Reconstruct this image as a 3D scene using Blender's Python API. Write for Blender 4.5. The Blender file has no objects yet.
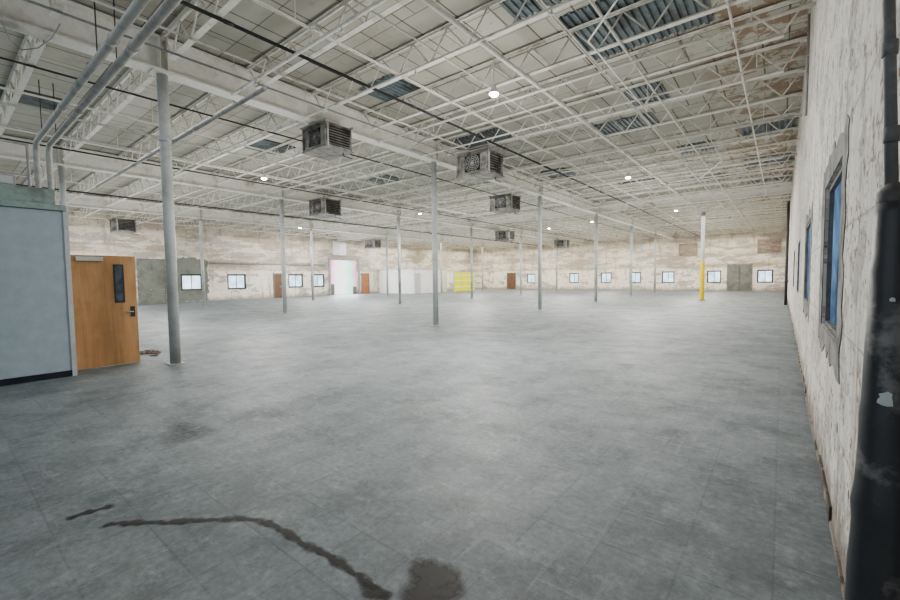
import bpy, math, random
from mathutils import Matrix, Vector
random.seed(7)
SC = bpy.context.scene
C = SC.collection
PI = math.pi
try:
    SC.view_settings.look = 'AgX - Medium High Contrast'
except Exception: pass
# ------------------------------------------------------------------ camera
F = 415.0; H = 1.57
YAW = math.radians(38.66); PITCH = math.atan(22/F); ROLL = -0.012
R = Matrix.Rotation(YAW,4,'Z') @ Matrix.Rotation(PI/2-PITCH,4,'X') @ Matrix.Rotation(ROLL,4,'Z')
cd = bpy.data.cameras.new('camera'); cam = bpy.data.objects.new('camera', cd); C.objects.link(cam)
cam.location = (0,0,H); cam.rotation_euler = R.to_euler()
cd.sensor_width = 36; cd.lens = F/900*36; cd.clip_start = .03; cd.clip_end = 300
SC.camera = cam
def at(px, py, ax, val):
    v = R.to_3x3() @ Vector(((px-450)/F, -(py-300)/F, -1.0))
    o = Vector((0,0,H)); t = (val-o[ax])/v[ax]
    return o+v*t
ORD = ['first','second','third','fourth','fifth','sixth','seventh','eighth','ninth','tenth','eleventh','twelfth']
# ------------------------------------------------------------------ mesh helper
class MB:
    def __init__(s): s.v=[]; s.f=[]; s.sm=[]
    def box(s, a, b):
        x0,x1=sorted((a[0],b[0])); y0,y1=sorted((a[1],b[1])); z0,z1=sorted((a[2],b[2])); n=len(s.v)
        s.v += [(x0,y0,z0),(x1,y0,z0),(x1,y1,z0),(x0,y1,z0),(x0,y0,z1),(x1,y0,z1),(x1,y1,z1),(x0,y1,z1)]
        for q in ((3,2,1,0),(4,5,6,7),(0,1,5,4),(1,2,6,5),(2,3,7,6),(3,0,4,7)):
            s.f.append(tuple(n+i for i in q)); s.sm.append(False)
        return s
    def path(s, pts, r, n=12, cap=True, rs=None, smooth=True):
        pts=[Vector(p) for p in pts]; m=len(pts); base=len(s.v); up=None
        for i,p in enumerate(pts):
            d=(pts[min(i+1,m-1)]-pts[max(i-1,0)]).normalized()
            if up is None:
                up = Vector((0,0,1)) if abs(d.z)<.9 else Vector((1,0,0))
            a=d.cross(up).normalized(); up=a.cross(d).normalized()
            rr = rs[i] if rs else r
            for k in range(n):
                t=2*PI*k/n
                s.v.append(tuple(p+(a*math.cos(t)+up*math.sin(t))*rr))
        for i in range(m-1):
            for k in range(n):
                k2=(k+1)%n
                s.f.append((base+i*n+k, base+(i+1)*n+k, base+(i+1)*n+k2, base+i*n+k2)); s.sm.append(smooth)
        if cap:
            s.f.append(tuple(base+k for k in range(n))); s.sm.append(False)
            s.f.append(tuple(base+(m-1)*n+k for k in reversed(range(n)))); s.sm.append(False)
        return s
    def tube(s, a, b, r, n=12, **k): return s.path([a,b], r, n, **k)
    def lathe(s, prof, c=(0,0,0), n=20):
        base=len(s.v); m=len(prof)
        for (r,z) in prof:
            for k in range(n):
                t=2*PI*k/n; s.v.append((c[0]+r*math.cos(t), c[1]+r*math.sin(t), c[2]+z))
        for i in range(m-1):
            for k in range(n):
                k2=(k+1)%n; s.f.append((base+i*n+k, base+i*n+k2, base+(i+1)*n+k2, base+(i+1)*n+k)); s.sm.append(True)
        s.f.append(tuple(base+k for k in reversed(range(n)))); s.sm.append(False)
        s.f.append(tuple(base+(m-1)*n+k for k in range(n))); s.sm.append(False)
        return s
    def build(s, name, mat, parent=None, loc=None, bevel=0):
        me=bpy.data.meshes.new(name)
        vs=s.v
        if loc: vs=[(v[0]-loc[0],v[1]-loc[1],v[2]-loc[2]) for v in vs]
        me.from_pydata(vs,[],s.f); me.update()
        me.polygons.foreach_set('use_smooth', s.sm)
        me.materials.append(mat)
        o=bpy.data.objects.new(name,me); C.objects.link(o)
        if loc: o.location=loc
        if parent: o.parent=parent
        if bevel:
            b=o.modifiers.new('bevel','BEVEL'); b.width=bevel; b.segments=2; b.limit_method='ANGLE'
        return o
def tag(o, label=None, cat=None, group=None, kind=None):
    if label: o['label']=label
    if cat: o['category']=cat
    if group: o['group']=group
    if kind: o['kind']=kind
    return o
def empty(name, loc, rz=0):
    o=bpy.data.objects.new(name,None); C.objects.link(o); o.location=loc; o.rotation_euler=(0,0,rz); o.empty_display_size=.2
    return o
def dup(root, loc, rz=0):
    r=root.copy(); C.objects.link(r); r.location=loc; r.rotation_euler=(0,0,rz)
    for ch in list(root.children):
        c=ch.copy(); C.objects.link(c); c.parent=r
        for g in ch.children:
            d=g.copy(); C.objects.link(d); d.parent=c
    return r
# ------------------------------------------------------------------ materials
def nd(nt, t, ins=None, **kw):
    n=nt.nodes.new(t)
    for k,v in kw.items(): setattr(n,k,v)
    for k,v in (ins or {}).items():
        if isinstance(v, bpy.types.NodeSocket): nt.links.new(v, n.inputs[k])
        else: n.inputs[k].default_value=v
    return n
def c4(c): return (c[0],c[1],c[2],1)
def newmat(name):
    m=bpy.data.materials.new(name); m.use_nodes=True; nt=m.node_tree
    return m, nt, nt.nodes['Principled BSDF']
def pos(nt): return nd(nt,'ShaderNodeNewGeometry').outputs['Position']
def noise(nt, vec, scale, detail=5, rough=.55, dist=0):
    return nd(nt,'ShaderNodeTexNoise',{'Vector':vec,'Scale':scale,'Detail':detail,'Roughness':rough,'Distortion':dist}).outputs[0]
def ramp(nt, fac, stops):
    r=nd(nt,'ShaderNodeValToRGB',{'Fac':fac}); e=r.color_ramp.elements
    while len(e)<len(stops): e.new(.5)
    for i,(p,c) in enumerate(stops):
        e[i].position=p; e[i].color=c4(c) if not isinstance(c,(int,float)) else (c,c,c,1)
    return r.outputs[0]
def mix(nt, fac, a, b, mode='MIX'):
    n=nd(nt,'ShaderNodeMix',data_type='RGBA',blend_type=mode)
    for i,v in ((0,fac),(6,a),(7,b)):
        if isinstance(v, bpy.types.NodeSocket): nt.links.new(v,n.inputs[i])
        elif i==0: n.inputs[0].default_value=v
        else: n.inputs[i].default_value=c4(v)
    return n.outputs[2]
def math_(nt, op, a, b=0):
    n=nd(nt,'ShaderNodeMath',operation=op)
    for i,v in enumerate((a,b)):
        if isinstance(v, bpy.types.NodeSocket): nt.links.new(v,n.inputs[i])
        else: n.inputs[i].default_value=v
    return n.outputs[0]
def mapping(nt, v, sc, loc=(0,0,0)): return nd(nt,'ShaderNodeMapping',{'Vector':v,'Scale':sc,'Location':loc}).outputs[0]
def bump(nt, bsdf, h, strength=.3, dist=.01):
    b=nd(nt,'ShaderNodeBump',{'Height':h,'Strength':strength,'Distance':dist}); nt.links.new(b.outputs[0], bsdf.inputs['Normal'])
def setc(nt,bsdf,col,rough=.6,metal=0):
    if isinstance(col,bpy.types.NodeSocket): nt.links.new(col,bsdf.inputs['Base Color'])
    else: bsdf.inputs['Base Color'].default_value=c4(col)
    if isinstance(rough,bpy.types.NodeSocket): nt.links.new(rough,bsdf.inputs['Roughness'])
    else: bsdf.inputs['Roughness'].default_value=rough
    bsdf.inputs['Metallic'].default_value=metal
def paint(name, col, dirt, scale=2.0, lo=.5, hi=.75, rough=.6, metal=0, amt=.8):
    m,nt,b=newmat(name); p=pos(nt)
    n=noise(nt,p,scale,8,.62); f=ramp(nt,n,[(lo,0.0),(hi,amt)])
    n2=noise(nt,p,scale*7,4,.6); f2=ramp(nt,n2,[(.3,.86),(.7,1.0)])
    c=mix(nt,f,col,dirt); c=mix(nt,1.0,c,f2,'MULTIPLY')
    setc(nt,b,c,rough,metal); bump(nt,b,n2,.15,.004)
    return m
def uv_wall(nt, ax):
    s=nd(nt,'ShaderNodeSeparateXYZ',{0:pos(nt)})
    return nd(nt,'ShaderNodeCombineXYZ',{0:s.outputs[ax],1:s.outputs[2],2:0.0}).outputs[0], s.outputs[2]
def rightwall():
    m,nt,b=newmat('peeling_patched_wall'); v,z=uv_wall(nt,1)
    br=nd(nt,'ShaderNodeTexBrick',{'Vector':v,'Color1':(.72,.695,.65,1),'Color2':(.67,.645,.60,1),'Mortar':(.46,.42,.37,1),'Scale':1.0,'Mortar Size':.009,'Mortar Smooth':.5,'Bias':0.0,'Brick Width':1.22,'Row Height':.61})
    c=br.outputs[0]
    big=noise(nt,v,.8,4,.5); c=mix(nt,ramp(nt,big,[(.35,0.0),(.65,.5)]),c,(.60,.57,.525))
    pl=noise(nt,v,1.7,14,.72); fpl=ramp(nt,pl,[(.535,0.0),(.555,.7)]); c=mix(nt,fpl,c,(.42,.405,.38))
    pe=noise(nt,mapping(nt,v,(1,1,1),(3,11,0)),3.8,14,.76); fpe=ramp(nt,pe,[(.55,0.0),(.565,.75)]); c=mix(nt,fpe,c,(.78,.76,.725))
    sv=noise(nt,mapping(nt,v,(7.0,.30,1)),1.0,10,.66); fs=ramp(nt,sv,[(.53,0.0),(.64,.65)]); c=mix(nt,fs,c,(.37,.28,.20))
    sv2=noise(nt,mapping(nt,v,(9.0,.25,1),(4,2,0)),1.0,8,.62); c=mix(nt,ramp(nt,sv2,[(.55,0.0),(.65,.6)]),c,(.35,.325,.30))
    bl=noise(nt,mapping(nt,v,(1,1,1),(7,3,0)),7.0,12,.76); fb=ramp(nt,bl,[(.565,0.0),(.595,.85)]); c=mix(nt,fb,c,(.26,.195,.145))
    for sc_,r0,rnd,colr in ((4.2,.09,.85,(.09,.065,.045)),(9.0,.12,1.0,(.27,.15,.08)),(1.6,.05,.5,(.06,.045,.035))):
        vh=nd(nt,'ShaderNodeTexVoronoi',{'Vector':v,'Scale':sc_,'Randomness':rnd}).outputs['Distance']
        hol=ramp(nt,vh,[(r0,.95),(r0*1.25,0.0)]); c=mix(nt,hol,c,colr)
    dn=nd(nt,'ShaderNodeVectorMath',{0:v,1:nd(nt,'ShaderNodeTexNoise',{'Vector':v,'Scale':2.2,'Detail':8.0}).outputs[1]},operation='ADD').outputs[0]
    vo=nd(nt,'ShaderNodeTexVoronoi',{'Vector':mapping(nt,dn,(1.6,.6,1)),'Scale':.8},feature='DISTANCE_TO_EDGE').outputs[0]
    cr=ramp(nt,vo,[(0.0,.9),(.012,0.0)])
    msk=ramp(nt,noise(nt,v,.7,3),[(.44,0.0),(.52,.95)])
    c=mix(nt,math_(nt,'MULTIPLY',cr,msk),c,(.17,.115,.08))
    zn=math_(nt,'ADD',z,math_(nt,'MULTIPLY',math_(nt,'SUBTRACT',noise(nt,v,3.5,10,.74),.5),1.6))
    c=mix(nt,ramp(nt,zn,[(.05,.9),(.40,0.0)]),c,(.22,.185,.155))
    setc(nt,b,c,.9)
    h=math_(nt,'SUBTRACT',math_(nt,'ADD',math_(nt,'MULTIPLY',fpe,.4),math_(nt,'MULTIPLY',bl,.5)),math_(nt,'ADD',math_(nt,'MULTIPLY',br.outputs[1],.4),math_(nt,'MULTIPLY',fpl,.5)))
    bump(nt,b,h,.8,.015); return m
def farwall(name, ax, seed):
    m,nt,b=newmat(name); v,z=uv_wall(nt,ax)
    br=nd(nt,'ShaderNodeTexBrick',{'Vector':v,'Color1':(.82,.77,.675,1),'Color2':(.78,.73,.635,1),'Mortar':(.69,.63,.54,1),'Scale':1.0,'Mortar Size':.010,'Mortar Smooth':.4,'Bias':0.0,'Brick Width':.8,'Row Height':.4})
    c=br.outputs[0]
    o=mapping(nt,v,(1,1,1),(seed,0,0))
    wob=math_(nt,'MULTIPLY',math_(nt,'SUBTRACT',noise(nt,mapping(nt,o,(.35,1.5,1)),.8,10,.7),.5),.9)
    zz=math_(nt,'DIVIDE',math_(nt,'ADD',z,wob),6.0)
    bm=ramp(nt,zz,[(.36,0.0),(.39,1.0),(.80,1.0),(.90,.8)])
    band=ramp(nt,zz,[(.0,0.0),(.385,0.0),(.405,.85),(.47,.3),(.55,.15),(.60,.7),(.68,.35),(.80,.5)])
    c=mix(nt,math_(nt,'MULTIPLY',band,.85),c,(.46,.405,.335))
    n=noise(nt,mapping(nt,o,(.35,1.5,1)),.75,14,.72); f=ramp(nt,n,[(.49,0.0),(.54,.75)])
    c=mix(nt,math_(nt,'MULTIPLY',f,bm),c,(.35,.285,.22))
    n1=noise(nt,mapping(nt,o,(.5,1.2,1),(9,0,0)),.8,14,.72); f1=ramp(nt,n1,[(.535,0.0),(.555,.85)]); c=mix(nt,f1,c,(.40,.385,.35))
    sv=noise(nt,mapping(nt,o,(2.6,.3,1)),1.0,8,.64); c=mix(nt,ramp(nt,sv,[(.55,0.0),(.65,.55)]),c,(.32,.25,.185))
    bl=noise(nt,o,2.8,12,.74); c=mix(nt,ramp(nt,bl,[(.575,0.0),(.61,.75)]),c,(.27,.21,.16))
    zn=math_(nt,'ADD',z,math_(nt,'MULTIPLY',math_(nt,'SUBTRACT',noise(nt,o,1.2,6,.7),.5),1.4))
    c=mix(nt,ramp(nt,zn,[(.05,.8),(.45,0.0)]),c,(.29,.255,.22))
    setc(nt,b,c,.9); bump(nt,b,bl,.3,.01); return m
def emis(name, col, s, scale=3.0, var=.25):
    m=bpy.data.materials.new(name); m.use_nodes=True; nt=m.node_tree; nt.nodes.clear()
    p=pos(nt); n=ramp(nt,noise(nt,p,scale,4),[(.3,1-var),(.7,1.0)])
    c=mix(nt,1.0,col,n,'MULTIPLY')
    e=nd(nt,'ShaderNodeEmission',{'Color':c,'Strength':s}); o=nd(nt,'ShaderNodeOutputMaterial'); nt.links.new(e.outputs[0],o.inputs[0])
    return m
def dockmat(cy):
    m=bpy.data.materials.new('daylight_dock'); m.use_nodes=True; nt=m.node_tree; nt.nodes.clear()
    s=nd(nt,'ShaderNodeSeparateXYZ',{0:pos(nt)})
    u=math_(nt,'MULTIPLY',math_(nt,'ADD',s.outputs[1],-cy),.22); u=math_(nt,'ADD',u,.5)
    n=math_(nt,'ADD',u,math_(nt,'MULTIPLY',math_(nt,'SUBTRACT',noise(nt,pos(nt),.8,3),.5),.25))
    c=ramp(nt,n,[(.12,(1.0,.18,.58)),(.30,(1.0,.88,.95)),(.52,(1.0,1.0,1.0)),(.72,(.45,1.0,.70)),(.88,(1.0,.22,.62))])
    e=nd(nt,'ShaderNodeEmission',{'Color':c,'Strength':2.0}); o=nd(nt,'ShaderNodeOutputMaterial'); nt.links.new(e.outputs[0],o.inputs[0])
    return m
def floormat():
    m,nt,b=newmat('worn_concrete'); p=pos(nt)
    n=noise(nt,p,.8,14,.72)
    c=ramp(nt,n,[(.36,(.136,.156,.163)),(.5,(.188,.213,.221)),(.64,(.240,.268,.276))])
    br=nd(nt,'ShaderNodeTexBrick',{'Vector':p,'Color1':(.86,.86,.86,1),'Color2':(1,1,1,1),'Mortar':(.76,.76,.76,1),'Scale':1.0,'Mortar Size':.008,'Mortar Smooth':.5,'Bias':.2,'Brick Width':.40,'Row Height':.40},offset=0.0)
    c=mix(nt,ramp(nt,noise(nt,p,.55,6,.6),[(.38,.4),(.58,1.0)]),c,br.outputs[0],'MULTIPLY')
    big=nd(nt,'ShaderNodeTexBrick',{'Vector':mapping(nt,p,(1,1,1),(2.2,1.4,0)),'Color1':(1,1,1,1),'Color2':(.98,.98,.98,1),'Mortar':(.90,.90,.90,1),'Scale':1.0,'Mortar Size':.005,'Mortar Smooth':.6,'Brick Width':4.5,'Row Height':3.8},offset=0.0)
    c=mix(nt,.8,c,big.outputs[0],'MULTIPLY')
    n2=noise(nt,p,1.8,15,.80); c=mix(nt,ramp(nt,n2,[(.51,0.0),(.61,.5)]),c,(.102,.114,.117))
    br_=noise(nt,mapping(nt,p,(1,1,1),(2,17,0)),.9,14,.76); c=mix(nt,ramp(nt,br_,[(.55,0.0),(.64,.4)]),c,(.135,.125,.108))
    n3=noise(nt,mapping(nt,p,(1,1,1),(5,9,0)),4.2,15,.80); c=mix(nt,ramp(nt,n3,[(.52,0.0),(.61,.38)]),c,(.33,.36,.368))
    sc=noise(nt,mapping(nt,p,(.3,5.5,1)),3.0,12,.74); c=mix(nt,ramp(nt,sc,[(.59,0.0),(.64,.3)]),c,(.33,.36,.368))
    sc2=noise(nt,mapping(nt,p,(5.5,.3,1)),2.8,12,.74); c=mix(nt,ramp(nt,sc2,[(.59,0.0),(.64,.3)]),c,(.32,.35,.358))
    n4=noise(nt,p,22,10,.78); c=mix(nt,1.0,c,ramp(nt,n4,[(.32,.64),(.68,1.18)]),'MULTIPLY')
    setc(nt,b,c,ramp(nt,n2,[(.35,.48),(.65,.66)])); b.inputs['Specular IOR Level'].default_value=.38
    bump(nt,b,n4,.14,.004)
    return m
def ceilmat():
    m,nt,b=newmat('painted_deck_boards'); p=pos(nt); s=nd(nt,'ShaderNodeSeparateXYZ',{0:p})
    br=nd(nt,'ShaderNodeTexBrick',{'Vector':p,'Color1':(.57,.555,.49,1),'Color2':(.50,.485,.425,1),'Mortar':(.18,.165,.14,1),'Scale':1.0,'Mortar Size':.017,'Mortar Smooth':.3,'Bias':-.2,'Brick Width':.81,'Row Height':2.54})
    rw=nd(nt,'ShaderNodeTexBrick',{'Vector':p,'Color1':(1,1,1,1),'Color2':(.88,.87,.85,1),'Mortar':(.48,.46,.42,1),'Scale':1.0,'Mortar Size':.013,'Mortar Smooth':.3,'Brick Width':3.3,'Row Height':.763})
    c=mix(nt,1.0,br.outputs[0],rw.outputs[0],'MULTIPLY')
    n=noise(nt,p,.6,12,.70); c=mix(nt,ramp(nt,n,[(.55,0.0),(.67,.5)]),c,(.36,.31,.24))
    n2=noise(nt,p,3,12,.74); c=mix(nt,ramp(nt,n2,[(.59,0.0),(.66,.6)]),c,(.19,.17,.14))
    near=ramp(nt,math_(nt,'ADD',s.outputs[0],1.8),[(0.0,0.0),(.8,1.0)])
    n3=noise(nt,p,1.6,12,.72); c=mix(nt,math_(nt,'MULTIPLY',near,ramp(nt,n3,[(.49,0.0),(.515,.85)])),c,(.30,.205,.14))
    setc(nt,b,c,.9); bump(nt,b,n2,.3,.01); return m
def woodmat():
    m,nt,b=newmat('plywood_door_veneer'); p=pos(nt)
    mp=mapping(nt,p,(3.0,3.0,.5))
    w=nd(nt,'ShaderNodeTexNoise',{'Vector':mp,'Scale':1.3,'Detail':1.5,'Distortion':.6}).outputs[0]
    rings=math_(nt,'PINGPONG',math_(nt,'MULTIPLY',w,7.0),1.0)
    c=ramp(nt,rings,[(0.0,(.46,.245,.11)),(1.0,(.56,.32,.155))])
    bl=noise(nt,p,3.0,5,.6); c=mix(nt,ramp(nt,bl,[(.45,0.0),(.62,.4)]),c,(.60,.365,.19))
    fn=noise(nt,mapping(nt,p,(40,60,2)),1.0,4)
    c=mix(nt,1.0,c,ramp(nt,fn,[(.3,.86),(.7,1.04)]),'MULTIPLY'); setc(nt,b,c,.5); return m
def stainmat():
    m,nt,b=newmat('damp_oil_stain'); p=pos(nt)
    a=nd(nt,'ShaderNodeAttribute',attribute_name='soft').outputs['Fac']
    n=noise(nt,p,12,10,.74); f=math_(nt,'MULTIPLY',a,ramp(nt,n,[(.34,.35),(.62,1.4)])); f=ramp(nt,f,[(.08,0.0),(.75,.93)])
    setc(nt,b,mix(nt,n,(.018,.017,.014),(.045,.038,.031)),.5); b.inputs['Specular IOR Level'].default_value=.25
    tr=nd(nt,'ShaderNodeBsdfTransparent'); ms=nd(nt,'ShaderNodeMixShader',{0:f,1:tr.outputs[0],2:b.outputs[0]})
    nt.links.new(ms.outputs[0], nt.nodes['Material Output'].inputs[0]); return m
M={}
M['floor']=floormat(); M['ceil']=ceilmat(); M['wood']=woodmat(); M['stain']=stainmat()
M['wall_r']=rightwall(); M['wall_f']=farwall('stained_block_wall_far',0,3.0); M['wall_l']=farwall('stained_block_wall_left',1,17.0)
M['steel']=paint('white_painted_steel',(.88,.86,.80),(.48,.41,.32),1.5,.56,.72)
M['joist']=paint('chipped_white_joist_paint',(.86,.84,.775),(.40,.33,.25),2.2,.54,.70)
M['column']=paint('grey_white_column_paint',(.52,.545,.535),(.30,.295,.27),1.2,.49,.71,.5)
M['galv']=paint('dull_galvanised_pipe',(.40,.40,.385),(.21,.205,.195),4,.47,.7,.55,.05)
M['dark']=paint('dark_iron_pipe',(.07,.072,.075),(.15,.12,.10),3,.5,.7,.5,.3)
M['jacket']=paint('worn_black_pipe_jacket',(.040,.043,.048),(.22,.215,.21),9,.53,.63,.38)
M['deck']=paint('blue_grey_bare_deck',(.20,.24,.255),(.06,.064,.066),2.0,.45,.62,.55,.1)
M['partition']=paint('pale_blue_partition_paint',(.40,.475,.515),(.35,.42,.455),.8,.4,.8,.6)
M['teal']=paint('worn_grey_green_ledge',(.30,.385,.36),(.17,.18,.16),3,.46,.62,.7)
M['navy']=paint('dark_navy_vinyl',(.012,.017,.03),(.03,.03,.035),5,.5,.7,.5)
M['trim']=paint('pale_grey_trim',(.54,.56,.57),(.40,.40,.39),3,.5,.75)
M['heater']=paint('weathered_heater_housing',(.30,.29,.265),(.075,.062,.05),4,.42,.60,.55,.1)
M['grille']=paint('black_grille',(.03,.029,.027),(.07,.06,.05),6,.5,.7,.6)
M['black']=paint('dark_frame_metal',(.05,.05,.05),(.10,.09,.08),5,.5,.7,.5)
M['greypipe']=paint('scuffed_grey_pipe',(.13,.13,.13),(.30,.29,.28),6,.5,.66,.5)
M['greyframe']=paint('grey_window_frame',(.20,.20,.19),(.10,.095,.09),6,.45,.65,.8)
M['yellow']=paint('yellow_guard_paint',(.80,.58,.02),(.55,.42,.05),3,.5,.75,.5)
M['lime']=paint('bright_yellow_panel',(.82,.84,.004),(.68,.74,.02),2,.55,.8,.5)
M['limeband']=paint('pale_yellow_band',(.92,.94,.40),(.8,.85,.35),2,.55,.8,.5)
M['white']=paint('white_panel',(.86,.86,.84),(.66,.62,.55),1.2,.5,.8,.6)
M['brown']=paint('brown_door_paint',(.17,.09,.052),(.10,.06,.04),2,.5,.75,.5)
M['orange']=paint('orange_brown_door',(.50,.20,.08),(.3,.13,.06),2,.5,.75,.5)
M['greydoor']=paint('grey_green_door',(.23,.245,.21),(.13,.13,.11),1.5,.42,.66,.6)
M['cement']=paint('rough_grey_mortar',(.31,.30,.28),(.12,.11,.10),5,.42,.60,.9)
M['beige']=paint('beige_louver',(.40,.345,.265),(.26,.21,.15),3,.5,.7)
M['residue']=paint('dark_base_residue',(.09,.075,.062),(.36,.31,.27),2.5,.46,.53,.85)
M['chrome']=paint('brushed_steel',(.60,.62,.63),(.45,.45,.45),8,.4,.7,.4,.6)
M['cable']=paint('dull_brown_cable',(.24,.15,.11),(.13,.09,.07),8,.45,.65,.7)
M['day']=emis('daylight_pane',(.66,.84,1.0),2.6,2.0,.5)
M['blue']=emis('blue_film_pane',(.21,.34,.54),1.0,2.2,.8)
M['lamp']=emis('lamp_lens',(1,.98,.93),60,1.0,.0)
M['doorglass']=emis('glowing_vision_glass',(.16,.20,.24),.5,8.0,.7)  # dim glow put into the door glass, no lamp behind it
# ------------------------------------------------------------------ dimensions
XR=.28; XL=-35.0; YF=48.6; YB=-6.0; ZD=6.04
ROWS=[-9.0,-18.45,-27.8]; D0=2.85; S=7.63
def struct(o,label,cat): return tag(o,label,cat,kind='structure')
o=MB().box((XL-.3,YB,-.2),(XR+.3,YF+.3,0)).build('floor',M['floor']); struct(o,'worn grey concrete floor with ghost tile marks across the empty hall','floor'); floor=o
o=MB().box((XL-.3,YB,ZD),(XR+.3,YF+.3,ZD+.2)).build('ceiling',M['ceil']); struct(o,'stained grey-beige deck boards above the joists','ceiling')
# walls with holes
def wall(name, ax, face, thick, u0,u1, holes, mat, label):
    mb=MB(); cuts=sorted(set([u0,u1]+[h[0] for h in holes]+[h[1] for h in holes]))
    for a,b in zip(cuts,cuts[1:]):
        zs=[0.0]
        for h in sorted([h for h in holes if h[0]<=a+1e-6 and h[1]>=b-1e-6],key=lambda h:h[2]): zs += [h[2],h[3]]
        zs.append(ZD)
        for i in range(0,len(zs),2):
            if zs[i+1]-zs[i]<1e-4: continue
            if ax==0: mb.box((face,a,zs[i]),(face+thick,b,zs[i+1]))
            else: mb.box((a,face,zs[i]),(b,face+thick,zs[i+1]))
    o=mb.build(name,mat); return struct(o,label,'wall')
WN=[0]; DN=[0]
def window(ax, face, sgn, u0,u1,z0,z1, pane, label, recess=.1, fw=.06, frame='black', cross=True):
    WN[0]+=1
    uc=(u0+u1)/2; loc=(face,uc,z0) if ax==0 else (uc,face,z0)
    root=empty('window_%d'%WN[0],loc); struct(root,label,'window')
    w=(u1-u0)/2; h=z1-z0
    def bx(mb,ua,ub,za,zb,da,db):
        if ax==0: mb.box((sgn*da,ua,za),(sgn*db,ub,zb))
        else: mb.box((ua,sgn*da,za),(ub,sgn*db,zb))
    f=MB(); d0,d1=max(recess-.03,.002),recess+.03
    bx(f,-w,-w+fw,0,h,d0,d1); bx(f,w-fw,w,0,h,d0,d1); bx(f,-w+fw,w-fw,0,fw,d0,d1); bx(f,-w+fw,w-fw,h-fw,h,d0,d1)
    f.build('window_frame',M[frame],root)
    p=MB(); bx(p,-w+fw,w-fw,fw,h-fw,recess,recess+.02); p.build('pane',M[pane],root)
    if cross:
        m=MB(); bx(m,-.025,.025,fw,h-fw,recess-.012,recess+.01); m.build('mullion',M[frame],root)
    s=MB(); bx(s,-w,w,-.001,.015,0.0,recess); s.build('window_sill',M['cement'],root)
    return root
def wall_door(ax, face, sgn, u0,u1,z1, leafmat, label, split=False, louver=False):
    DN[0]+=1
    uc=(u0+u1)/2; loc=(face,uc,0) if ax==0 else (uc,face,0)
    root=empty('door_%d'%DN[0],loc); struct(root,label,'door'); w=(u1-u0)/2
    def bx(mb,ua,ub,za,zb,da,db):
        if ax==0: mb.box((-sgn*da,ua,za),(-sgn*db,ub,zb))
        else: mb.box((ua,-sgn*da,za),(ub,-sgn*db,zb))
    f=MB(); bx(f,-w-.08,-w,0,z1+.08,.001,.06); bx(f,w,w+.08,0,z1+.08,.001,.06); bx(f,-w,w,z1,z1+.08,.001,.06)
    f.build('door_frame',M['cement'],root)
    spans=[(-w,-.005),(.005,w)] if split else [(-w,w)]
    for a,b in spans:
        l=MB(); bx(l,a+.005,b-.005,.01,z1-.005,.004,.03)
        if louver:
            z=.15
            while z<z1-.2: bx(l,a+.06,b-.06,z,z+.02,.03,.045); z+=.22
        lf=l.build('door_leaf',M[leafmat],root)
        hmb=MB(); bx(hmb,b-.16,b-.06,.98,1.02,.03,.08); hmb.build('handle',M['chrome'],lf)
    return root
# --- right wall
RW=[(3.55,4.85,1.13,2.30),(7.15,8.65,1.15,2.30),(11.4,12.9,1.15,2.30),(16.0,17.5,1.15,2.3)]
wall('wall_right',0,XR,.3,YB,YF,RW,M['wall_r'],'tall peeling patched off-white wall with rust specks along the right')
for i,h in enumerate(RW):
    window(0,XR,1,*h,'blue','blue filmed window in the right wall, %s from the camera'%(['nearest','second','third','fourth'][i]),recess=[.050,.03,.028,.028][i],fw=.035,frame='greyframe',cross=False)
def ring(name,ax,y0,y1,z0,z1,h,mat,label,rag=.06):
    mb=MB(); N=14
    outer=[];inner=[]
    for i in range(N): t=i/N; outer.append((y0+(y1-y0)*t,z0)); inner.append((h[0]+(h[1]-h[0])*t,h[2]))
    for i in range(N): t=i/N; outer.append((y1,z0+(z1-z0)*t)); inner.append((h[1],h[2]+(h[3]-h[2])*t))
    for i in range(N): t=i/N; outer.append((y1+(y0-y1)*t,z1)); inner.append((h[1]+(h[0]-h[1])*t,h[3]))
    for i in range(N): t=i/N; outer.append((y0,z1+(z0-z1)*t)); inner.append((h[0],h[3]+(h[2]-h[3])*t))
    outer=[(a+random.uniform(-rag,rag),b+random.uniform(-rag,rag)) for a,b in outer]
    n=len(outer); s=-1 if ax>0 else 1
    f0=XR if ax>0 else XL
    for lst,d in ((outer,.0005),(outer,.005),(inner,.006),(inner,.0005)):
        for (a,b) in lst: mb.v.append((f0+s*d,a,b))
    for r_ in range(3):
        for k in range(n):
            k2=(k+1)%n; q=(r_*n+k,r_*n+k2,(r_+1)*n+k2,(r_+1)*n+k)
            mb.f.append(q if ax<0 else q[::-1]); mb.sm.append(False)
    return struct(mb.build(name,M[mat]),label,'mortar surround')
ring('trim_1',1,3.33,5.2,.96,2.47,RW[0],'cement','rough grey mortar patch around the nearest right wall window',.06)
ring('trim_2',1,6.95,8.85,1.0,2.45,RW[1],'cement','grey mortar edging around the second right wall window',.07)
mb=MB(); y=YB
while y<YF-.1:
    l=random.uniform(.25,1.3); h_=random.choice((.03,.05,.07,.09,.10)); mb.box((XR-.008-random.uniform(0,.010),y,0),(XR,min(y+l,YF-.02),h_)); y+=l+random.choice((0,0,.04,.15))
struct(mb.build('baseboard_right',M['residue']),'broken dark residue of the removed base along the right wall','baseboard')
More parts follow.
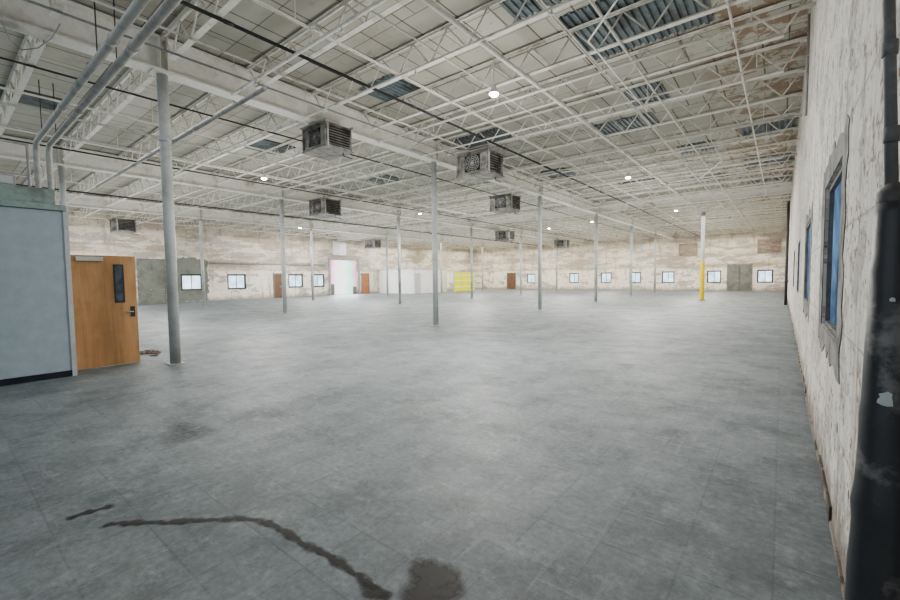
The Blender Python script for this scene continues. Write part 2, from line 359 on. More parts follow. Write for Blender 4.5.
# --- far wall
def fx(px): return at(px,278,1,YF).x
def ly(px): return at(px,283,0,XL).y
FWpx=[765,714,668,635,606,574,531]
FW=[]
for px in FWpx: x=fx(px); FW.append((x-.6,x+.6,.78,1.98))
wall('wall_far',1,YF,.3,XL-.3,XR+.3,FW,M['wall_f'],'stained cream block wall at the far end of the hall')
for i,h in enumerate(FW):
    window(1,YF,1,*h,'day','small bright square window in the far wall, %s from the right corner'%ORD[i],fw=.11)
LWpx=[(192,.75),(237,.75),(296,.75),(318,.75)]
LW=[]
for px,w in LWpx: y=ly(px); LW.append((y-w,y+w,.85,2.1))
dk0,dk1=ly(330.5),ly(358)
M['dock']=dockmat((dk0+dk1)/2)
LH=LW+[(dk0,dk1,0.0,3.5)]
wall('wall_left',0,XL,-.3,YB,YF,LH,M['wall_l'],'stained cream block wall along the left side of the hall')
for i,h in enumerate(LW):
    window(0,XL,-1,*h,'day','small bright window in the left wall, %s from the left'%ORD[i],fw=.13)
ring('trim_5',-1,ly(171),ly(208),.05,3.3,LW[0],'greydoor','grey green patch of bare wall around the leftmost left wall window',.10)
# dock opening
DN[0]+=1
root=empty('door_%d'%DN[0],(XL,(dk0+dk1)/2,0)); struct(root,'large bright loading door opening in the left wall','door'); w=(dk1-dk0)/2
f=MB(); f.box((.002,-w-.22,0),(.1,-w,3.74)).box((.002,w,0),(.1,w+.22,3.74)).box((.002,-w,3.5),(.1,w,3.74)); f.build('door_frame',M['galv'],root)
MB().box((-.25,-w,.0),(-.27,w,3.5)).build('daylight_panel',M['dock'],root)
MB().box((-.2,-w+.05,.01),(-.235,-w+.6,1.1)).build('guard_panel',M['greydoor'],root)
MB().box((-.2,w-.5,.01),(-.235,w-.05,.8)).build('guard_panel',M['greydoor'],root)
r=empty('wall_panel_board',(XL,ly(340),4.0)); tag(r,'pale square panel board high above the bright loading opening','panel')
MB().box((.001,-.8,0),(.07,.8,1.35)).build('board',M['white'],r,bevel=.01)
MB().box((.001,-.88,-.06),(.05,.88,-.001)).build('ledger',M['galv'],r)
# far/left doors
wall_door(1,YF,1,fx(752),fx(727),2.5,'greydoor','grey green double door at the right of the far wall',split=True,louver=True)
wall_door(1,YF,1,fx(516),fx(507),2.1,'brown','brown single door at the left part of the far wall')
wall_door(0,XL,-1,ly(139),ly(165),3.1,'greydoor','wide grey green double door at the left end of the left wall',split=True,louver=True)
wall_door(0,XL,-1,ly(274),ly(281),2.1,'brown','dark brown single door between windows of the left wall')
wall_door(0,XL,-1,ly(362),ly(368.5),2.1,'orange','orange brown single door right of the bright loading opening')
def vent(x,z,w,h,label):
    r=empty('wall_vent',(x,YF,z)); tag(r,label,'vent')
    MB().box((-w/2,-.06,0),(w/2,-.001,.06)).box((-w/2,-.06,h-.06),(w/2,-.001,h)).box((-w/2,-.06,.06),(-w/2+.06,-.001,h-.06)).box((w/2-.06,-.06,.06),(w/2,-.001,h-.06)).build('frame',M['beige'],r)
    s=MB(); z_=.1
    while z_<h-.1: s.box((-w/2+.06,-.05,z_),(w/2-.06,-.02,z_+.05)); z_+=.12
    s.build('louver',M['brown'],r)
a=at(769,252,1,YF); vent(a.x,3.5,1.75,1.35,'beige louvered vent high on far wall nearest the right corner')
a=at(688,256,1,YF); vent(a.x,3.5,1.7,1.3,'beige louvered vent high on far wall above the middle windows')
def pipe(name,pts,r,mat,label,cat,group=None,joints=None,n=14):
    c=Vector(pts[0]); root=empty(name,c); tag(root,label,cat,group)
    lp=[tuple(Vector(p)-c) for p in pts]
    MB().path(lp,r,n).build('run',M[mat],root)
    for q in (joints or []):
        p=Vector(q[0])-c; d=Vector(q[1]).normalized()
        MB().tube(p-d*.07,p+d*.07,r*1.22,n).build('coupling',M[mat],root)
    return root
pipe('wall_pipe',[(XL+.09,ly(210),3.0),(XL+.09,ly(326),3.0)],.08,'galv','horizontal grey pipe along the left wall above its windows','pipe')
# --- columns
def column_proto():
    r=empty('steel_column',(0,0,0))
    MB().path([(0,0,.015),(0,0,5.36)],.09,20).build('shaft',M['column'],r)
    MB().box((-.13,-.13,0),(.13,.13,.015)).build('base_plate',M['column'],r)
    MB().box((-.15,-.18,5.36),(.15,.18,5.378)).build('cap_plate',M['steel'],r)
    MB().lathe([(.093,4.15),(.105,4.16),(.105,4.22),(.093,4.23)]).build('collar',M['column'],r)
    return r
rown=['in the row closest to the right wall','in the middle row','in the row closest to the left wall']
first=None
for ri,X in enumerate(ROWS):
    for k in range(6):
        loc=(X,D0+S*k,0)
        if first is None: first=column_proto(); first.location=loc; c=first
        else: c=dup(first,loc)
        lab='slim grey white round steel column, %s from the front %s'%(ORD[k],rown[ri])
        if ri==0 and k==0: lab='nearest and tallest round steel column, standing beside the open wooden door'
        tag(c,lab,'column',group='round steel columns')
r=empty('guarded_column',(-3.9,30.1,0)); tag(r,'pale column with a yellow wrapped lower half','column')
MB().path([(0,0,.02),(0,0,5.46)],.105,20).build('shaft',M['trim'],r)
MB().lathe([(.12,.02),(.125,.05),(.125,2.35),(.12,2.38)],n=24).build('yellow_guard',M['yellow'],r)
MB().box((-.2,-.2,0),(.2,.2,.02)).build('base_plate',M['dark'],r)
# --- girders
GW=.32
def ibeam_y(X,y0,y1,z0,z1,w=.2):
    mb=MB().box((X-w/2,y0,z0),(X+w/2,y1,z0+.035)).box((X-w/2,y0,z1-.03),(X+w/2,y1,z1)).box((X-.012,y0,z0+.035),(X+.012,y1,z1-.03))
    k=0
    while D0+S*k<y1:
        for d in (-.06,.06):
            y=D0+S*k+d; mb.box((X-w/2+.005,y-.006,z0+.035),(X+w/2-.005,y+.006,z1-.03))
        k+=1
    return mb
gl=['long white steel girder over the column row closest to the right wall','long white steel girder over the middle column row','long white steel girder over the column row closest to the left wall']
for i,X in enumerate(ROWS):
    tag(ibeam_y(X,YB,YF-.001,5.379,6.0,GW).build('steel_girder',M['steel'],loc=(X,(YB+YF)/2,5.379)),gl[i],'girder','long ceiling girders')
YC=D0+S*3
G=GW/2+.001
BAY=[(XR-.001,ROWS[0]+G),(ROWS[0]-G,ROWS[1]+G),(ROWS[1]-G,ROWS[2]+G),(ROWS[2]-G,XL+.001)]
bl=['over the bay beside the right wall','between the nearest and middle column rows','between the middle and left column rows','over the bay beside the left wall']
for i,(a,b) in enumerate(BAY):
    mb=MB().box((a,YC-.1,5.42),(b,YC+.1,5.445)).box((a,YC-.1,5.9),(b,YC+.1,5.925)).box((a,YC-.012,5.445),(b,YC+.012,5.9))
    tag(mb.build('cross_beam',M['steel'],loc=((a+b)/2,YC,5.42)),'white steel cross beam midway down the hall, '+bl[i],'beam','cross beams')
# --- bar joists
def joist_proto(L):
    r=empty('bar_joist',(0,0,0)); zt,zb=6.005,5.47
    t=MB()
    for s in (-1,1):
        t.box((0,s*.0,zt-.045),(L,s*.013,zt)).box((0,s*.013,zt-.008),(L,s*.05,zt))
    t.build('top_chord',M['joist'],r)
    b=MB()
    for s in (-1,1):
        b.box((.35,0,zb),(L-.35,s*.013,zb+.045)).box((.35,s*.013,zb),(L-.35,s*.05,zb+.008))
    b.build('bottom_chord',M['joist'],r)
    w=MB(); n=max(2,round((L-.7)/.85)); p=(L-.7)/n
    w.tube((.05,0,zt-.03),(.38,0,zb+.03),.016,6)
    for k in range(n):
        x0=.35+k*p
        w.tube((x0+.02,0,zb+.03),(x0+p/2,0,zt-.03),.016,6); w.tube((x0+p/2,0,zt-.03),(x0+p-.02,0,zb+.03),.016,6)
    w.tube((L-.38,0,zb+.03),(L-.05,0,zt-.03),.016,6)
    w.build('web',M['joist'],r)
    for x0 in (0,L-.12): MB().box((x0,-.05,zt-.065),(x0+.12,.05,zt-.046)).build('seat',M['joist'],r)
    return r
JS=S/5
jl=['white open web bar joist crossing the bay beside the right wall','white open web bar joist between the nearest and middle girders','white open web bar joist between the middle and left girders','white open web bar joist crossing the bay beside the left wall']
jg=['joists beside the right wall','joists between nearest and middle girders','joists between middle and left girders','joists beside the left wall']
protos={}
for bi,(a,b) in enumerate(BAY):
    L=round(a-b,4)
    for j in range(-2,30):
        if j==15: continue
        Y=D0+JS*j
        key=round(L,2)
        if key not in protos: protos[key]=o=joist_proto(L); o.location=(b,Y,0)
        else: o=dup(protos[key],(b,Y,0))
        tag(o,jl[bi],'joist',jg[bi])
# --- bridging bars
ZJ=5.4698
bgl=['long thin white bridging angle under the joists beside the right wall','long thin white bridging angle under joists between nearest and middle girders','long thin white bridging angle under joists between middle and left girders','long thin white bridging angle under the joists beside the left wall']
for bi,(a,b) in enumerate(BAY):
    for k in (1,2):
        X=a+(b-a)*k/3
        for y0,y1 in ((-1.0,YC-.11),(YC+.11,YF-.002)):
            mb=MB().box((X-.02,y0,ZJ-.010),(X+.02,y1,ZJ)).box((X-.02,y0,ZJ-.035),(X-.012,y1,ZJ-.010))
            o=tag(mb.build('bridging_bar',M['joist'],loc=(X,(y0+y1)/2,ZJ-.035)),bgl[bi],'bridging',jg[bi].replace('joists','bridging angles'))
            for q in (.14,.6):
                j=round((y0+(y1-y0)*q-D0)/JS)+.5; yy=D0+JS*j-(y0+y1)/2
                MB().tube((0,yy,.035),(0,yy,ZD-.001-(ZJ-.035)),.010,6).build('strut',M['joist'],o)
# --- pipes
def elbow(c,a,b,r,k=6):
    c=Vector(c);a=Vector(a);b=Vector(b); out=[]
    for i in range(k+1):
        t=i/k*PI/2
        out.append(tuple(c+a*(-r+r*math.sin(t))+b*(r-r*math.cos(t))))
    return out
for (Y,Z,r,xe,lab) in ((1.71,4.86,.058,-13.8,'grey overhead pipe at the upper left, left one of the close pair'),(1.94,4.86,.058,-13.9,'grey overhead pipe at the upper left, right one of the close pair')):
    pts=[(.1,Y,Z)]+elbow((xe,Y,Z),(-1,0,0),(0,0,-1),.22)+[(xe,Y,.0)]
    root=pipe('overhead_pipe',pts,r,'galv',lab,'pipe','pair of overhead pipes',[((-7.2,Y,Z),(1,0,0)),((-10.6,Y,Z),(1,0,0)),((xe,Y,3.6),(0,0,1))],18)
    for hx in (-4.4,-8.0,-12.9):
        p=Vector((hx,Y,Z))-Vector(pts[0])
        MB().tube(p+Vector((0,0,r-.005)),p+Vector((0,0,ZD-Z-.002)),.009,8).build('hanger_rod',M['dark'],root)
pipe('conduit',[(-14.8,3.0,4.2),(-5.6,3.0,4.2)],.03,'galv','thin grey conduit crossing the nearest column high up','conduit',None,[((-8,3.0,4.2),(1,0,0)),((-11.5,3.0,4.2),(1,0,0))])
JT=5.469
def ypipe(X,r,mat,label,y1=YF-.02,joints=None,name='conduit',y0=-1.0):
    z=JT-r
    return pipe(name,[(X,y0,z),(X,y1,z)],r,mat,label,'pipe',None,[((X,q,z),(0,1,0)) for q in (joints or [])])
ypipe(-6.6,.027,'dark','long dark iron sprinkler main running away under the joists',joints=[3+4*k for k in range(8)],name='sprinkler_main')
ypipe(-3.95,.042,'joist','thick pale pipe running lengthwise in the middle of the right bay',YC-.15,[4+5*k for k in range(4)])
ypipe(-2.2,.020,'joist','pale lengthwise conduit passing under the largest bare deck patch')
ypipe(-.7,.018,'joist','thin pale lengthwise conduit closest to the right wall',YC-.15)
ypipe(-4.75,.016,'joist','thin pale lengthwise conduit right of the dark sprinkler main',YC-.15)
ypipe(-7.5,.018,'joist','thin pale lengthwise conduit between dark main and nearest girder',20)
ypipe(-8.2,.018,'galv','thin grey lengthwise conduit alongside the nearest girder')
ypipe(-10.6,.018,'dark','thin dark lengthwise conduit just left of the nearest girder')
ypipe(-13.2,.025,'joist','pale lengthwise conduit midway between nearest and middle girders')
ypipe(-15.0,.02,'joist','thin pale lengthwise conduit left of the midway conduit',24)
ypipe(-16.4,.022,'dark','dark lengthwise conduit just right of the middle girder')
ypipe(-23.6,.03,'dark','dark lengthwise pipe between the middle and left girders')
for i,Y in enumerate((4.0,5.6,7.9,9.6,13.1,15.3,17.2,19.4,22.9,28.6,34.3,40.1)):
    z=5.33-.02*(i%2)
    root=pipe('sprinkler_branch',[(XR-.002,Y,z),(-8.80,Y,z)],.022 if i%2 else .028,'joist','thin pale sprinkler branch pipe near the right wall, %s from the camera'%ORD[i],'pipe','sprinkler branches',None,8)
    for k in range(3):
        x=-2.6-2.6*k-XR
        MB().lathe([(.004,-.085),(.028,-.083),(.028,-.08),(.010,-.05),(.012,-.02)],(x,0,0),8).build('sprinkler_head',M['chrome'],root)
    for x in (-.45,-8.65): MB().tube((x-XR,0,.02),(x-XR,0,ZD-z-.001),.008,6).build('hanger_rod',M['steel'],root)
for i,Y in enumerate((5.5,9.4,13.2,17.0,21.0)):
    z=5.35
    root=pipe('sprinkler_branch',[(-9.2,Y,z),(ROWS[1]+.2,Y,z)],.022,'joist','thin pale sprinkler branch pipe beyond the nearest girder, %s from the camera'%ORD[i],'pipe','left sprinkler branches',None,8)
    for x in (-1.0,-8.0): MB().tube((x,0,.02),(x,0,ZD-z-.001),.008,6).build('hanger_rod',M['steel'],root)
BC=[([(-.9,4.9,5.24),(-2.45,6.6,5.24),(-2.45,10.2,5.24)],'bent pale conduit under the largest bare deck patch'),
([(-6.95,8.1,5.25),(-8.3,8.7,5.25),(-8.3,9.4,5.25)],'short bent grey conduit between the nearest lamp and girder'),
([(-1.6,13.3,5.24),(-1.6,16.1,5.24),(-2.5,18.4,5.24)],'bent pale conduit under the smaller bare deck patches near the right wall')]
for i,(pp,lab) in enumerate(BC):
    root=pipe('conduit',pp,.016,'galv' if i%2 else 'joist',lab,'conduit',None,None,8)
    for q in (pp[0],pp[-1]):
        p=Vector(q)-Vector(pp[0]); MB().tube(p,p+Vector((0,0,ZD-q[2]-.001)),.007,6).build('hanger_rod',M['steel'],root)
pipe('wall_conduit',[(.255,9.6,4.3),(.255,9.6,6.0)],.02,'galv','vertical grey conduit high on the right wall','conduit')
pipe('standpipe',[(.17,27,0),(.17,27,5.2)],.06,'dark','dark vertical standpipe far along the right wall','pipe',None,[((.17,27,1.2),(0,0,1)),((.17,27,3.8),(0,0,1))])
# foreground insulated pipe
PX=.19
pa=at(880,595,0,PX); pb=at(896,197,0,PX); pc=at(893,196,0,.205); pd_=at(889,4,0,.205)
d=(pa-pb)/(pa.z-pb.z); p0=pa-d*pa.z
root=empty('insulated_pipe',p0); tag(root,'worn black jacketed pipe in the right foreground against the wall','pipe')
pts=[];rs=[]
def jr(t): return .083-.053*t
for i in range(44):
    t=i/43; q=p0.lerp(pb,t)-p0
    pts.append(tuple(q)); rs.append(jr(t)+random.uniform(-.001,.001)+(.004 if i%13==0 else 0))
MB().path(pts,0,24,rs=rs).build('jacket',M['jacket'],root)
MB().path([tuple(pc-p0-Vector((0,0,.05))),tuple(pd_-p0),tuple(pd_-p0+Vector((0,.02,.2))),tuple(pd_-p0+Vector((0,.02,ZD-.002-pd_.z)))],.0125,14).build('bare_pipe',M['greypipe'],root)
for t in (.3,.75):
    q=pc.lerp(pd_,t)-p0; MB().lathe([(.0126,-.02),(.016,-.018),(.016,.018),(.0126,.02)],tuple(q),14).build('coupling',M['greypipe'],root)
q=pb-p0
MB().lathe([(.027,-.02),(.032,-.01),(.030,.012),(.015,.03)],tuple(q),20).build('collar',M['dark'],root)
def chip(px,py,s):
    v=(at(px,py,0,1.0)-Vector((0,0,H))).normalized(); o=Vector((0,0,H))
    best=None
    for k in range(4000):
        x=o+v*(k*.0006+.3); t=max(0,min(1,x.z/pb.z)); ax=p0.lerp(pb,t); ax=Vector((ax.x,ax.y,x.z))
        if (x-ax).length<jr(t)+.006: best=(x,ax); break
    if not best: return
    x,ax=best; n=(x-ax).normalized(); u=Vector((0,0,1)).cross(n).normalized(); rr=(x-ax).length
    pt=MB(); m=13
    for k in range(m):
        w_=2*PI*k/m; q_r=s*random.uniform(.55,1.15); a=q_r*math.cos(w_)/rr
        qv=ax+n*rr*math.cos(a)+u*rr*math.sin(a)+Vector((0,0,q_r*math.sin(w_)*.9))-p0
        pt.v.append(tuple(qv))
    pt.f.append(tuple(range(m))); pt.sm.append(False)
    pt.build('torn_patch',M['trim'],root)
chip(886,399,.017); chip(893,300,.006)
# --- exposed deck patches
def deck_patch(x0,x1,y0,y1,label):
    mb=MB(); z=ZD-.0312; n=max(4,int((x1-x0)/.12)); px=(x1-x0)/n; prof=[]
    for i in range(n):
        a=x0+i*px; prof += [(a,z),(a+px*.45,z),(a+px*.55,z+.031),(a+px*.92,z+.031)]
    prof.append((x1,z))
    rg=[(random.uniform(-.05,.03),random.uniform(-.03,.05)) for _ in prof]
    for (x,zz),(e0,e1) in zip(prof,rg): mb.v += [(x,y0+e0,zz),(x,y1+e1,zz)]
    for i in range(len(prof)-1): mb.f.append((2*i,2*i+1,2*i+3,2*i+2)); mb.sm.append(False)
    o=mb.build('deck_panel',M['deck'],loc=((x0+x1)/2,(y0+y1)/2,z)); tag(o,label,'deck panel','exposed metal deck panels')
P=[(-3.15,-1.05,7.0,8.8,'largest exposed blue grey corrugated deck patch, near the right wall'),
(-3.7,-2.1,5.2,6.6,'exposed corrugated deck patch at the top edge before the largest one'),
(-7.9,-6.75,6.5,7.5,'exposed corrugated deck patch just right of the nearest girder'),
(-14.2,-12.9,6.8,7.9,'exposed corrugated deck patch left of the nearest girder above the first hanging heater'),
(-3.2,-2.3,10.6,11.9,'small exposed corrugated deck patch behind the largest one'),
(-4.6,-2.9,12.5,13.8,'wide exposed corrugated deck patch two bays behind the largest one'),
(-3.0,-1.9,16.4,17.6,'small exposed corrugated deck patch near the right wall farther back'),
(-1.3,.2,20.0,21.8,'dark exposed corrugated deck patch touching the right wall before the cross beam'),
(-1.1,.2,15.5,17.0,'exposed corrugated deck patch touching the right wall, nearest of those'),
(-1.4,.2,23.9,25.3,'exposed corrugated deck patch touching the right wall beside the cross beam'),
(-3.4,-2.0,21.9,23.5,'exposed corrugated deck patch just before the cross beam near the right wall'),
(-14.8,-13.4,12.5,13.7,'exposed corrugated deck patch beyond the nearest girder midway'),
(-14.8,-13.8,1.1,2.3,'exposed corrugated deck patch above the pale blue partition'),
(-8.2,-7.1,16.4,17.8,'exposed corrugated deck patch right of the girder midway down the hall'),
(-8.5,-6.7,10.8,12.2,'exposed dark corrugated deck patch directly above the second hanging heater'),
(-6.3,-4.7,20.2,21.4,'exposed corrugated deck patch in the middle of the right bay')]
for p in P: deck_patch(*p)
# --- unit heaters
def heater_proto():
    r=empty('unit_heater',(0,0,0)); w,d,h=.62,.5,.72
    MB().box((-w,-d,0),(w,d,.06)).box((-w,-d,h-.06),(w,d,h)).box((-w,-d,.06),(-w+.06,d,h-.06)).box((w-.06,-d+.0,.06),(w,-d+.06,h-.06)).box((w-.06,d-.06,.06),(w,d,h-.06)).box((-w+.06,d-.04,.06),(w-.06,d,h-.06)).build('housing',M['heater'],r,bevel=.008)
    MB().box((-w+.07,-d+.16,.065),(w-.1,d-.05,h-.065)).build('coil_block',M['grille'],r)
    s=MB()
    for k in range(7):
        z=.1+k*.08; s.box((w-.07,-d+.055,z),(w-.02,d-.055,z+.018))
    s.build('louver',M['heater'],r)
    g=MB()
    for rad in (.08,.15,.22,.28):
        pts=[(rad*math.cos(2*PI*i/20),-d+.03,h/2+rad*math.sin(2*PI*i/20)) for i in range(21)]
        g.path(pts,.008,6,cap=False)
    for i in range(6):
        a=PI*i/6; g.tube((-.29*math.cos(a),-d+.03,h/2-.29*math.sin(a)),(.29*math.cos(a),-d+.03,h/2+.29*math.sin(a)),.006,6)
    g.build('fan_guard',M['galv'],r)
    MB().box((-w+.06,-d+.04,.06),(-.32,-d+.09,h-.06)).box((.32,-d+.04,.06),(w-.06,-d+.09,h-.06)).box((-.32,-d+.04,.06),(.32,-d+.09,.1)).box((-.32,-d+.04,h-.1),(.32,-d+.09,h-.06)).build('fan_panel',M['heater'],r)
    MB().lathe([(.05,-.04),(.06,0),(.05,.04)],(0,-d+.1,h/2),12).build('motor',M['dark'],r)
    MB().box((-w-.03,-d-.03,-.03),(w+.03,d+.03,-.0005)).build('drain_pan',M['heater'],r)
    MB().path([(w-.2,d-.2,-.03),(w-.2,d-.2,-.12),(w-.2,d+.15,-.14)],.018,8).build('drain_pipe',M['dark'],r)
    MB().box((-w-.06,-d-.04,h+.001),(w+.06,-d+.03,h+.04)).build('hanger_frame',M['galv'],r)
    MB().box((-w-.06,d-.03,h+.001),(w+.06,d+.04,h+.04)).build('hanger_frame',M['galv'],r)
    for sx in (-1,1):
        for sy in (-1,1): MB().tube((sx*(w+.03),sy*d,h+.04),(sx*(w+.03),sy*d,h+.07),.014,8).build('hanger_rod',M['dark'],r)
    for sx in (-1,1): MB().box((sx*(w+.001),-d+.05,-.02),(sx*(w+.04),-d+.11,h+.001)).build('bracket',M['galv'],r)
    return r
hp=None
HL=[(327,141,.78,'hanging weathered grey unit heater beside the nearest girder, nearest one'),(480,166,.90,'hanging weathered grey unit heater right of the second column of the nearest row'),(325,208,.95,'hanging unit heater under the middle girder at the left'),(505,204,.9,'hanging unit heater in front of the third column of nearest row'),(123,226,1,'hanging unit heater far left above the grey green door'),(505,236,1,'small distant hanging unit heater left of the third nearest-row column'),(562,244,1,'small distant hanging unit heater just right of the third nearest-row column'),(373,244,1,'small distant hanging unit heater near the bright loading opening')]
for (px,py,sc_,lab) in HL:
    zb=5.375-.795*sc_
    p=at(px,py,2,zb+.36*sc_)
    if hp is None: hp=heater_proto(); o=hp
    else: o=dup(hp,(0,0,0))
    o.location=(p.x,p.y,zb); o.scale=(sc_,)*3
    tag(o,lab,'heater','hanging unit heaters')
# --- lamps
def lamp_proto():
    r=empty('hanging_lamp',(0,0,0))
    MB().lathe([(.10,.02),(.11,.03),(.08,.10),(.045,.15),(.03,.2)]).build('housing',M['white'],r)
    MB().lathe([(.04,-.025),(.065,-.015),(.08,.0),(.09,.02)]).build('lens',M['lamp'],r)
    MB().tube((0,0,.19),(0,0,ZD-5.2-.002),.012,8).build('stem',M['steel'],r)
    return r
lp=None; LPX=[(494,95,'bright lamp hanging from the ceiling, nearest and largest'),(264,179,'bright lamp hanging over the left side beside the middle girder'),(628,178,'bright lamp hanging near the right wall before the cross beam'),(676,211,'small bright lamp hanging beyond the cross beam near right wall'),(592,222,'small bright lamp far back beyond the cross beam'),(420,214,'small bright lamp between the first two column rows'),(549,228.6,'tiny bright lamp deep in the hall'),(300,228,'small bright lamp near the left wall')]
for (px,py,lab) in LPX:
    p=at(px,py,2,5.2)
    if lp is None: lp=lamp_proto(); o=lp; o.location=p
    else: o=dup(lp,p)
    tag(o,lab,'lamp','hanging lamps')
    ld=bpy.data.lights.new('lamp_light','SPOT'); ld.energy=440; ld.spot_size=math.radians(160); ld.spot_blend=.6; ld.shadow_soft_size=.1; ld.color=(1,.97,.92)
    lo=bpy.data.objects.new('lamp_light',ld); C.objects.link(lo); lo.location=(p.x,p.y,p.z-.06)
# --- office partition at left
XP=-9.3; YE=1.47; ZP=2.74
mb=MB().box((XP-.12,YB,0),(XP,YE,ZP)).box((-16,YE-.12,0),(-10.82,YE,ZP)).box((-9.8,YE-.12,0),(XP-.12,YE,ZP)).box((-10.82,YE-.12,2.1),(-9.8,YE,ZP)).box((-16.12,YB,0),(-16,YE,ZP))
struct(mb.build('wall_partition',M['partition']),'pale grey-blue painted partition wall of the small office at left','wall')
struct(MB().box((XP,YB,0),(XP+.012,YE,.1)).build('baseboard_partition',M['navy']),'dark navy baseboard along the pale blue partition','baseboard')
struct(MB().box((XP-.125,YE-.05,0.0),(XP+.02,YE+.012,ZP+.005)).build('trim_3',M['trim']),'pale grey vertical corner trim at the partition end','trim')
struct(MB().box((-16.1,YB,ZP+.006),(XP+.04,YE,ZP+.1)).box((XP-.25,YB,ZP+.1),(XP-.06,YE-.12,ZP+.36)).box((-16.1,YE-.3,ZP+.1),(XP-.25,YE-.12,ZP+.36)).build('trim_4',M['teal'],bevel=.01),'worn grey green ledge on top of the partition','trim')
r=empty('roof_rail',(-10.6,.9,ZP+.1)); tag(r,'thin grey pipe railing standing on the partition roof','railing')
MB().tube((0,-4,1.2),(0,0.3,1.2),.02,10).build('rail',M['galv'],r); MB().tube((0,-4,.65),(0,.3,.65),.016,10).build('rail',M['galv'],r)
for y in (.3,-1.2,-2.7): MB().tube((0,y,0),(0,y,1.22),.022,10).build('post',M['galv'],r)
ZL=ZP+.36
r=empty('junction_box',(XP-.155,.75,ZL)); tag(r,'small grey metal junction box lying on the partition ledge','box')
MB().box((-.08,-.16,0),(.08,.16,.15)).build('body',M['galv'],r,bevel=.006); MB().box((.0801,-.13,.02),(.086,.13,.13)).build('cover',M['trim'],r)
r=empty('wood_offcut',(XP-.155,.1,ZL)); MB().box((-.06,-.32,0),(.06,.32,.05)).build('plank',M['wood'],r,bevel=.004); tag(r,'short wooden offcut lying on the partition ledge','wood')
# wooden door leaf, open
DN[0]+=1
XD=-9.8
r=empty('door_%d'%DN[0],(XD,1.5,0)); struct(r,'open orange brown wooden door with narrow glass beside the nearest column','door')
W=.99; hh=2.06; a0,a1,b0,b1=.665,.785,1.20,1.88
MB().box((-.022,0,.01),(.022,a0,hh)).box((-.022,a1,.01),(.022,W,hh)).box((-.022,a0,.01),(.022,a1,b0)).box((-.022,a0,b1),(.022,a1,hh)).build('leaf',M['wood'],r)
f=MB()
for (y0,y1,z0,z1) in ((a0-.018,a0+.008,b0-.02,b1+.02),(a1-.008,a1+.018,b0-.02,b1+.02),(a0+.008,a1-.008,b0-.02,b0+.01),(a0+.008,a1-.008,b1-.01,b1+.02)): f.box((.0221,y0,z0),(.030,y1,z1))
f.build('vision_frame',M['black'],r)
MB().box((-.005,a0,b0),(.005,a1,b1)).build('vision_glass',M['doorglass'],r)
MB().box((.0225,.12,1.955),(.075,.50,2.03)).build('door_closer',M['trim'],r,bevel=.006)
hp_=MB().box((.0225,.88,.90),(.03,.95,1.10)).build('lock_plate',M['black'],r)
MB().path([(.03,.915,1.0),(.075,.915,1.0),(.075,.80,1.0)],.011,10).build('handle',M['chrome'],hp_)
for z in (.25,1.05,1.8): MB().tube((0.03,.0,z-.05),(0.03,.0,z+.05),.011,8).build('hinge',M['chrome'],r)
# cable coil
p=at(148,353,2,0); r=empty('cable_coil',(p.x,p.y,0))
pts=[]
for i in range(150):
    t=i/150*2*PI*3.2; rad=.15+.07*math.sin(i*.21)+.02*math.sin(i*1.3)
    pts.append((rad*1.4*math.cos(t),rad*math.sin(t),.012+.02*i/150+.006*math.sin(i*.5)))
MB().path(pts,.009,6).build('coil',M['cable'],r); tag(r,'loose heap of dull brown cord on the floor beside the wooden door','cord')
MB().path([(.2,0,.009),(.4,.1,.009),(.5,-.1,.009),(.62,.0,.009)],.009,6).build('loose_end',M['cable'],r)
# dangling cable
q=[at(x,y,2,5.36) for x,y in ((2,22),(10,40),(22,50),(38,48),(52,38),(60,24))]
r=empty('hanging_cable',q[0]); MB().path([tuple(v-q[0]) for v in q],.009,6).build('cable_run',M['galv'],r); tag(r,'loose grey cable sagging from the joists at the upper left','cable')
# --- booth + yellow panels
r=empty('white_booth',(-32.2,33.6,0)); tag(r,'white walled booth with flat roof in the far left corner','booth')
x0,x1,y0,y1=-2.6,2.6,-2.6,2.9
MB().box((x1-.1,y0,0),(x1,y0+.2,2.5)).box((x1-.1,y0+1.1,0),(x1,y1,2.5)).box((x1-.1,y0+.2,2.1),(x1,y0+1.1,2.5)).box((x0,y0,0),(x1-.1,y0+.1,2.5)).box((x0,y1-.1,0),(x1-.1,y1,2.5)).build('wall_panel',M['white'],r)
MB().box((x0-.05,y0-.05,2.5),(x1+.05,y1+.05,2.6)).build('roof',M['trim'],r)
dl=MB().box((x1-.08,y0+.21,.01),(x1-.04,y0+1.09,2.09)).build('booth_door',M['trim'],r)
MB().box((x1-.04,y0+.95,1.0),(x1+.01,y0+1.03,1.03)).build('handle',M['chrome'],dl)
r=empty('yellow_screen',(-28.4,38.2,0)); tag(r,'bright yellow panel screen with paler bands standing right of the white booth','screen')
for k in range(3):
    y=-1.95+k*1.3; pnl=MB().box((-.03,y+.04,.08),(.03,y+1.26,2.2)).build('panel',M['lime'],r)
    for z in (.5,1.2,1.8): MB().box((.0301,y+.06,z),(.045,y+1.24,z+.14)).build('band',M['limeband'],pnl)
for k in range(4):
    y=-1.95+k*1.3; MB().box((-.04,y-.035,0),(.04,y+.035,2.3)).build('post',M['trim'],r)
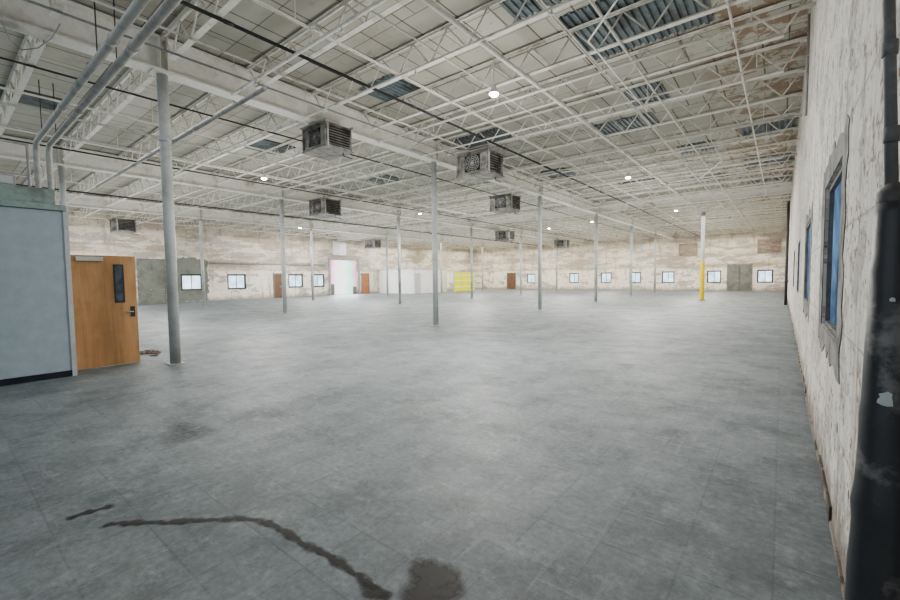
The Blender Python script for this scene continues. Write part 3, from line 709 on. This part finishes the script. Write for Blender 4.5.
# --- floor stains
def film(name, rows, vals):
    me=bpy.data.meshes.new(name); v=[];f=[];n=len(rows[0])
    for rw in rows: v+=rw
    for i in range(len(rows)-1):
        for k in range(n-1): f.append((i*n+k,i*n+k+1,(i+1)*n+k+1,(i+1)*n+k))
    me.from_pydata(v,[],f); at_=me.attributes.new('soft','FLOAT','POINT')
    for i,val in enumerate(vals): at_.data[i].value=val
    me.materials.append(M['stain']); o=bpy.data.objects.new(name,me); C.objects.link(o); o.parent=floor; return o
def streak(pix, w, label):
    P=[at(x,y,2,.002) for x,y in pix]; pts=[]
    for i in range(len(P)-1):
        for t in range(6): pts.append(P[i].lerp(P[i+1],t/6))
    pts.append(P[-1]); rows=[];vals=[];m=len(pts)
    pts=[ (pts[max(i-2,0)]+pts[max(i-1,0)]+pts[i]+pts[min(i+1,m-1)]+pts[min(i+2,m-1)])/5 for i in range(m)]
    for i,p in enumerate(pts):
        d=(pts[min(i+1,m-1)]-pts[max(i-1,0)]).normalized(); s=Vector((-d.y,d.x,0))
        ww=w*(.75+.3*math.sin(i*.9)+.25*random.random()); off=s*random.uniform(-.008,.008)
        e=min(1,i/3,(m-1-i)/3)
        rows.append([tuple(p+off+s*ww*u) for u in (-2.0,-.8,0,.8,2.0)]); vals+= [0,.6*e,1*e,.6*e,0]
    tag(film('stain',rows,vals),label)
streak([(96,527),(118,523),(150,523),(200,520),(245,518),(268,522),(288,533),(305,545),(330,556),(352,571),(372,585),(395,603)],.022,'long thin dark streak')
streak([(62,521),(80,514),(98,510),(118,503)],.024,'short dark streak')
def puddle(px,py,rx,ry,label,amp=1.0):
    c=at(px,py,2,.0025); ex=(at(px+rx,py,2,.0025)-c); ey=(at(px,py-ry,2,.0025)-c); rows=[];vals=[]
    ph=[random.uniform(0,6) for _ in range(4)]
    for j in range(33):
        t=2*PI*j/32; k=1+.18*math.sin(2*t+ph[0])+.12*math.sin(3*t+ph[1])+.08*math.sin(5*t+ph[2])
        rows.append([tuple(c+(ex*math.cos(t)+ey*math.sin(t))*k*q) for q in (0.02,.35,.65,.85,1.15)]); vals+=[amp,.95*amp,.75*amp,.4*amp,0]
    tag(film('stain',rows,vals),label)
puddle(432,584,36,22,'dark damp blotch',1.15)
puddle(375,592,18,8,'dark damp blotch',.7)
puddle(185,432,28,13,'faint dark blotch',.3)
# ------------------------------------------------------------------ lighting
w=bpy.data.worlds.new('World'); SC.world=w; w.use_nodes=True
bg=w.node_tree.nodes['Background']; bg.inputs[0].default_value=(.80,.90,1,1); bg.inputs[1].default_value=1.1
def area(loc,sx,sy,e,col,rot=(0,0,0)):
    ld=bpy.data.lights.new('soft_light','AREA'); ld.shape='RECTANGLE'; ld.size=sx; ld.size_y=sy; ld.energy=e; ld.color=col
    lo=bpy.data.objects.new('soft_light',ld); C.objects.link(lo); lo.location=loc; lo.rotation_euler=rot
for X in (-4.5,-13.5,-22.5,-31):
    for Y,e,c in ((6,200,(.96,.985,1)),(19,400,(.99,.99,.985)),(31,500,(1,.98,.94)),(43,500,(1,.955,.87))): area((X,Y,5.22),7.5,10,e,c)  # added overhead fill lamps, unseen and without fixtures, brightening the whole hall
area((XL+.15,(dk0+dk1)/2,1.9),3.2,dk1-dk0-.2,420,(.88,.95,1),(0,PI/2*-1,0))
def point(loc,e,col=(1,.97,.93),r=1.0):
    ld=bpy.data.lights.new('added_fill_light','POINT'); ld.energy=e; ld.color=col; ld.shadow_soft_size=r  # unseen lamps added in mid-air to fill ceiling and walls, no fixtures
    lo=bpy.data.objects.new('added_fill_light',ld); C.objects.link(lo); lo.location=loc
for X in (-5,-14,-23,-31):
    for Y,e,c in ((7,310,(1,.975,.93)),(20,320,(1,.965,.905)),(33,300,(1,.95,.87)),(43,290,(1,.93,.80))): point((X,Y,2.4),e,c)
